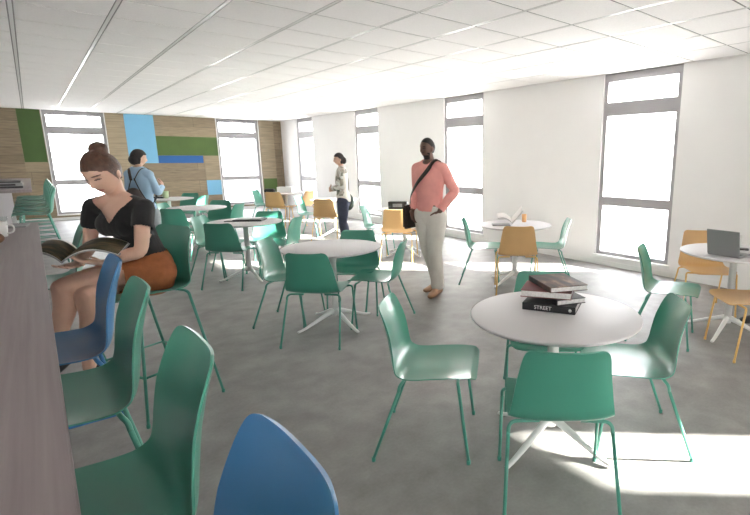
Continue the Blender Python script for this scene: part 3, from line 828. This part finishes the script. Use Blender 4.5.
# ---------- standing people
def standing(label,x,y,hd,Ht,skin,lip,cloth,beard=0,look=0,pose='man'):
    k=Ht/1.78
    f=V((math.cos(R(hd)),math.sin(R(hd)),0)); r=V((f.y,-f.x,0)); Z=V((0,0,1))
    L=lambda a,b,c:(r*a+f*b+Z*c)*k       # a right, b forward, c up (local to person)
    root=thing('person',label,'person',(x,y,0))
    fem= pose!='man'
    sw=.18 if not fem else (.145 if pose=='w2' else .132)
    hpw=.095
    sh_z=1.46; head=L(0,.035,1.655); hm=frame_rot(hd+look,-3 if pose=='man' else -6)
    hs=.97*k if not fem else .95*k
    sc=L(0,0,sh_z-.02)
    Rs,Ls=L(sw,-.01,sh_z-.03),L(-sw,-.01,sh_z-.03)
    if pose=='man':
        Re,Le=L(sw+.04,-.05,1.16),L(-sw-.085,-.11,1.18)
        Rw,Lw=L(sw+.02,.08,.95),L(-sw+.015,.05,.965)
        Rk,Lk=L(.04,.0,.50),L(-.105,.075,.50); Ra,La=L(-.02,-.10,.085),L(-.145,.085,.085)
    elif pose=='w2':
        Re,Le=L(sw+.04,-.03,1.17),L(-sw-.04,-.04,1.17)
        Rw,Lw=L(.06,.20,1.10),L(-.08,.19,1.14)
        Rk,Lk=L(.09,.02,.50),L(-.09,.02,.50); Ra,La=L(.1,-.02,.085),L(-.1,.0,.085)
    else:
        Re,Le=L(sw+.05,.06,1.19),L(-sw-.03,-.02,1.17)
        Rw,Lw=L(.12,.27,1.25),L(-sw-.02,.10,.97)
        Rk,Lk=L(.09,.02,.50),L(-.09,.02,.50); Ra,La=L(.1,-.02,.085),L(-.1,.0,.085)
    tw=[(L(0,-.01,.90),(.165,.115)),(L(0,-.01,.98),(.162,.112)),(L(0,.0,1.10),(.140,.102) if not fem else (.122,.09)),(L(0,.01,1.25),(.162,.118) if not fem else (.138,.10)),(L(0,0,1.38),(.182,.112) if not fem else (.148,.092)),(L(0,-.01,1.465),(.12,.075))]
    def tor(bm,inf=0,i0=0,i1=None):
        T=tw[i0:i1]; add_tube(bm,[p for p,_ in T],[(a*k+inf,b*k+inf) for _,(a,b) in T],side=r,seg=28,sub=4)
    def sho(bm,inf=0):
        add_tube(bm,[Rs,(Rs+sc)/2+Z*.01,sc+Z*.02,(Ls+sc)/2+Z*.01,Ls],[.055*k+inf,.062*k+inf,.066*k+inf,.062*k+inf,.055*k+inf],seg=18,sub=3)
    af=1 if not fem else .82
    def arm(bm,S,E,W,inf=0):
        add_tube(bm,[S,(S+E)/2,E,E+(W-E)*.35,W],[.054*k*af+inf,.050*k*af+inf,.043*k*af+inf,.043*k*af+inf,.030*k*af+inf],seg=18,sub=4)
    def leg(bm,H_,K,A,inf=0,w=1.0,flare=0):
        add_tube(bm,[H_,H_+(K-H_)*.5,K,K+(A-K)*.35-f*.01,A+Z*.03],[.093*k*w+inf,.080*k*w+inf,.060*k*w+inf,.057*k*w+inf*1.1,.040*k*w+inf*1.3+flare],seg=20,sub=4)
    Hr,Hl=L(hpw,0,.90),L(-hpw,0,.90)
    bm=BM(); tor(bm); sho(bm)
    add_tube(bm,[L(0,-.01,1.44),L(0,.0,1.50),L(0,.012,1.56),head-Z*.05*k],[(.070*k*af,.066*k*af),(.058*k*af,.058*k*af),(.055*k*af,.057*k*af),(.053*k*af,.056*k*af)],side=r,seg=18,sub=3)
    arm(bm,Rs,Re,Rw); arm(bm,Ls,Le,Lw); leg(bm,Hr,Rk,Ra); leg(bm,Hl,Lk,La)
    for A,s in ((Ra,1),(La,-1)):
        ff=(f+r*.18*s).normalized(); ss=ff.cross(Z).normalized()
        add_tube(bm,[A-ff*.04-Z*.04,A+ff*.06-Z*.045,A+ff*.14-Z*.06],[(.032,.035),(.038,.032),(.036,.016)],side=ss,seg=14,sub=3)
    if pose=='man':
        hand_geo(bm,Rw,(-r*.45+f*.45-Z*.8),-r,f,L=.18,curl=16,fat=1.12)
        hand_geo(bm,Lw,(r*.55+f*.15-Z*.75),r,f,L=.18,curl=30,fat=1.12)
    elif pose=='w2':
        hand_geo(bm,Rw,(-r*.9+f*.3+Z*.1),-f,Z,L=.16,curl=25)
        hand_geo(bm,Lw,(r*.9+f*.3-Z*.1),-f,Z,L=.16,curl=25)
    else:
        hand_geo(bm,Rw,(-r*.3+f*.5+Z*.6),-r,Z,L=.16,curl=35)
        hand_geo(bm,Lw,(f*.2-Z*.9),r,f,L=.16,curl=18)
    head_geo(bm,head,hm,hs,beard)
    mats=[skin,M['eye'],lip,M['hair_k']]
    me=smooth_mesh(bm,.0055,mats,'body',2); paint_head(me,head,hm,hs,1,2)
    if beard:
        im=hm.inverted()
        for p in me.polygons:
            q=im@(p.center-head)/hs
            if q.length<.15 and q.z<-.035 and q.y>.01 and q.z>-.125 and p.material_index==0:
                if q.z<-.078 or (abs(q.x)>.045 and q.z<-.05) or (abs(q.z+.048)<.003 and abs(q.x)<.026): p.material_index=3
    link_mesh(me,'body',root)
    # hair
    bm=BM(); g=bmesh.ops.create_icosphere(bm,subdivisions=5,radius=1)
    big={'man':.965,'w2':1.03,'w3':1.10}[pose]
    for v in g['verts']:
        d=v.co.normalized(); x,y,z=d.x*.079*big,d.y*.099*big,d.z*.119*(1+(big-1)*.5)
        if z<0 and pose=='man': y*=1-.35*min(1,-z/.11) if y<0 else 1
        nn=1+(.03*noise.noise(V((x,y,z))*60) if pose=='w3' else 0)
        v.co=head+hm@(V((x,y-.004,z+.002))*hs/1.0*nn)
    if pose=='w2':
        add_ell(bm,head+hm@V((0,-.075,-.03)),(.06,.045,.06),hm)
    if pose=='w3':
        add_ell(bm,head+hm@V((-.01,-.045,-.03)),(.082,.065,.065),hm)
    me=smooth_mesh(bm,.0055,[M['hair_k']],'hair',1)
    im=hm.inverted()
    def hp(c):
        q=im@(c-head)/hs
        if q.y>.035: return q.z<.055-.4*max(0,abs(q.x)-.035)
        if q.y>-.01: return q.z<(.0 if pose=='man' else .0)+(q.y+.01)*1.1
        return q.z<(-.055 if pose=='man' else -.12)
    cut(me,hp); link_mesh(me,'hair',root)
    # shirt
    bm=BM(); lo=1 if pose=='man' else 0
    tor(bm,.016 if pose=='man' else .014,lo); sho(bm,.011)
    arm(bm,Rs,Re,Rw,.012); arm(bm,Ls,Le,Lw,.012)
    me=smooth_mesh(bm,.008,[cloth[0]],'top',3)
    hem={'man':.955,'w2':.86,'w3':.93}[pose]*k
    def tp(c):
        q=c; l=q.dot(r); ff=q.dot(f)
        if math.hypot(l,ff-.005)<.075*k and c.z>(1.475-(.02 if ff>0 else -.01))*k: return True
        for S,W,E in ((Rs,Rw,Re),(Ls,Lw,Le)):
            if (c-W).dot((W-E).normalized())>-.012 and (c-W).length<.09: return True
        inarm=abs(l)>.175*k*(1 if not fem else .9)
        return c.z<hem and not inarm
    cut(me,tp)
    if pose=='w2':
        me.materials.append(M['cream'])
        for p in me.polygons:
            if p.center.z<1.0*k or (p.center.dot(f)<-.03 and p.center.z<1.40*k): p.material_index=1
    link_mesh(me,'jumper' if pose=='man' else 'blouse',root)
    # trousers
    bm=BM(); w=1.12 if pose=='man' else 1.0
    add_tube(bm,[L(0,-.01,.88),L(0,-.01,.95),L(0,-.005,1.01)],[(.180*k,.128*k),(.172*k,.122*k),(.160*k,.115*k)],side=r,seg=28,sub=4)
    leg(bm,Hr,Rk,Ra,.014,w,.014 if pose=='man' else .0); leg(bm,Hl,Lk,La,.014,w,.014 if pose=='man' else .0)
    me=smooth_mesh(bm,.008,[cloth[1]],'trousers',4)
    cut(me,lambda c: c.z<.072*k or c.z>1.015*k); link_mesh(me,'trousers',root)
    for A,s in ((Ra,1),(La,-1)):
        ff=(f+r*.18*s).normalized(); ss=ff.cross(Z).normalized(); B=V((A.x,A.y,0))
        bm=BM(); add_tube(bm,[B-ff*.055+Z*.045,B+ff*.05+Z*.048,B+ff*.14+Z*.035,B+ff*.20+Z*.03],[(.040,.043),(.046,.045),(.050,.033),(.036,.025)],side=ss,seg=16,sub=4)
        me=smooth_mesh(bm,.006,[cloth[2]],'shoe',2)
        for v in me.vertices: v.co.z=max(v.co.z,.002)
        link_mesh(me,'shoe',root)
    return root,L,f,r,(Rs,Ls,Re,Le,Rw,Lw,sc)
MX,MY,MH=3.33,4.43,198
man,L,f,r,J=standing('man in a coral jumper and cream trousers with a bag across his chest, standing',MX,MY,MH,1.775,M['skin3'],M['lip3'],(M['pink'],M['cream'],M['tan_leather']),beard=1,look=-12,pose='man')
# messenger bag (own thing): hangs from his right hip, strap over the left shoulder
bag=thing('messenger_bag','dark brown messenger bag hanging from the man\'s shoulder strap','bag',(MX,MY,0))
bm=BM(); c=L(.235,.035,.90)
mrot=Matrix.Rotation(R(MH),3,'Z')
vs=add_box(bm,-.15,.15,-.035,.035,-.15,.12,bev=.02)
for v in bm.verts: v.co=c+mrot@v.co
obj('bag_body',bm,M['leather'],bag)
pts=[L(.235,.06,1.0),L(.17,.135,1.12),L(.06,.158,1.27),L(-.06,.135,1.41),L(-.105,.06,1.515),L(-.105,-.05,1.51),L(-.04,-.125,1.38),L(.10,-.15,1.18),L(.215,-.06,1.01)]
S=cr_pts([tuple(p) for p in pts],6); bm=BM(); prev=None
for i,p in enumerate(S):
    p=V(p); a=V(S[max(i-1,0)]); b=V(S[min(i+1,len(S)-1)]); t=(b-a).normalized()
    axis=L(0,0,1.2); nn=(p-V((axis.x,axis.y,p.z))); nn=(nn-t*nn.dot(t)).normalized()
    if p.z>1.45: nn=(nn*.4+V((0,0,1))).normalized(); nn=(nn-t*nn.dot(t)).normalized()
    s=t.cross(nn).normalized()*.021
    cur=[bm.verts.new(p+s+nn*.004),bm.verts.new(p-s+nn*.004),bm.verts.new(p-s),bm.verts.new(p+s)]
    if prev:
        for q in range(4): bm.faces.new((prev[q],prev[(q+1)%4],cur[(q+1)%4],cur[q]))
    prev=cur
obj('strap',bm,M['leather'],bag,smooth=True)
w2,L2,f2,r2,J2=standing('woman in a printed top and dark jeans looking left beside the window wall',3.87,7.6,150,1.64,M['skin2'],M['lip'],(M['floral'],M['denim'],M['black']),look=12,pose='w2')
hb=thing('shoulder_bag','dark green bag hanging at the hip of the woman in the printed top','bag',(3.87,7.6,0))
bm=BM()
add_ell(bm,L2(.21,-.08,.86),(.10,.10,.15)); obj('bag_body',bm,M['dgreen'],hb)
bm=BM(); add_tube(bm,[L2(.21,-.05,1.0),L2(.20,.03,1.2),L2(.165,.04,1.42),L2(.155,-.03,1.47),L2(.19,-.10,1.3),L2(.21,-.1,1.0)],[.008]*6,seg=8,sub=4); obj('strap',bm,M['dgreen'],hb)
w3,L3,f3,r3,J3=standing('person with curly black hair, pale blue shirt and backpack, seen from behind',1.02,7.5,48,1.66,M['skin2'],M['lip'],(M['ltblue'],M['grey_tr'],M['black']),look=-34,pose='w3')
bp=thing('backpack','dark backpack with crossed straps on the person in the pale blue shirt','backpack',(1.02,7.5,0))
bm=BM(); add_ell(bm,L3(0,-.165,1.10),(.11,.11,.15)); obj('pack_body',bm,M['leather'],bp)
for s in (-1,1):
    bm=BM(); add_tube(bm,[L3(.02*s,-.15,1.36),L3(.075*s,-.08,1.5),L3(.10*s,.04,1.50),L3(.12*s,.125,1.35),L3(.13*s,.11,1.15),L3(.14*s,-.02,1.04),L3(.07*s,-.13,1.0)],[(.016,.005)]*7,seg=8,sub=4); obj('strap',bm,M['leather'],bp)
    bm=BM(); add_tube(bm,[L3(.02*s,-.145,1.38),L3(.08*s,-.145,1.22),L3(.14*s,-.12,1.08)],[(.014,.006)]*3,seg=8,sub=4); obj('strap',bm,M['leather'],bp)
# ------------------------------------------------------------------ light
w=bpy.data.worlds.new('sky'); scene.world=w; w.use_nodes=True; nt=w.node_tree; bg=nt.nodes['Background']
tc=nt.nodes.new('ShaderNodeTexCoord'); sp=nt.nodes.new('ShaderNodeSeparateXYZ'); cr=nt.nodes.new('ShaderNodeValToRGB')
nt.links.new(tc.outputs['Generated'],sp.inputs[0]); nt.links.new(sp.outputs['Z'],cr.inputs['Fac'])
e=cr.color_ramp.elements; e[0].position=0; e[0].color=(1,.965,.965,1); e[1].position=1; e[1].color=(.82,.87,1,1)
nt.links.new(cr.outputs['Color'],bg.inputs['Color']); bg.inputs['Strength'].default_value=11.0
sd=bpy.data.lights.new('sun','SUN'); sd.energy=90; sd.angle=R(.9); sd.color=(1,.95,.88)
so=bpy.data.objects.new('sun',sd); COL.objects.link(so)
d=V((-.717,.697,-.35)).normalized(); so.rotation_euler=d.to_track_quat('-Z','Y').to_euler(); so.location=(12,-8,6)
def portal(loc,rz,sx,sz):
    l=bpy.data.lights.new('window_portal','AREA'); l.shape='RECTANGLE'; l.size=sx; l.size_y=sz; l.cycles.is_portal=True
    o=bpy.data.objects.new('window_portal',l); COL.objects.link(o); o.location=loc; o.rotation_euler=(R(90),0,rz)
for a,b in wr+[back]: portal((XW+WT+.02,(a+b)/2,1.4),R(90),b-a+.2,2.6)
for a,b in wb: portal(((a+b)/2,YB-.33,1.4),0,b-a+.2,2.6)
for a,b in wf: portal(((a+b)/2,YF+WT+.02,1.4),R(180),b-a+.2,2.6)
# ------------------------------------------------------------------ camera
cam=bpy.data.cameras.new('camera'); co=bpy.data.objects.new('camera',cam); COL.objects.link(co); scene.camera=co
F=482.71; cam.sensor_fit='HORIZONTAL'; cam.sensor_width=36; cam.lens=F*36/750
cam.shift_x=(375-473.85)/750; cam.shift_y=(256.69-257.5)/750; cam.clip_start=.02; cam.clip_end=300
yaw,pitch,roll=.7349,-.2016,.0008
fw=V((math.sin(yaw)*math.cos(pitch),math.cos(yaw)*math.cos(pitch),math.sin(pitch))); rt=V((math.cos(yaw),-math.sin(yaw),0)); up=rt.cross(fw)
c_,s_=math.cos(roll),math.sin(roll); rt,up=(rt*c_+up*s_),(-rt*s_+up*c_)
mm=Matrix((rt,up,-fw)).transposed().to_4x4(); mm.translation=V((0,0,1.544)); co.matrix_world=mm
vs=scene.view_settings; vs.view_transform='Standard'; vs.look='None'; vs.gamma=1; vs.exposure=.52; vs.use_curve_mapping=False
scene.cycles.max_bounces=12; scene.cycles.diffuse_bounces=6; scene.cycles.transparent_max_bounces=12
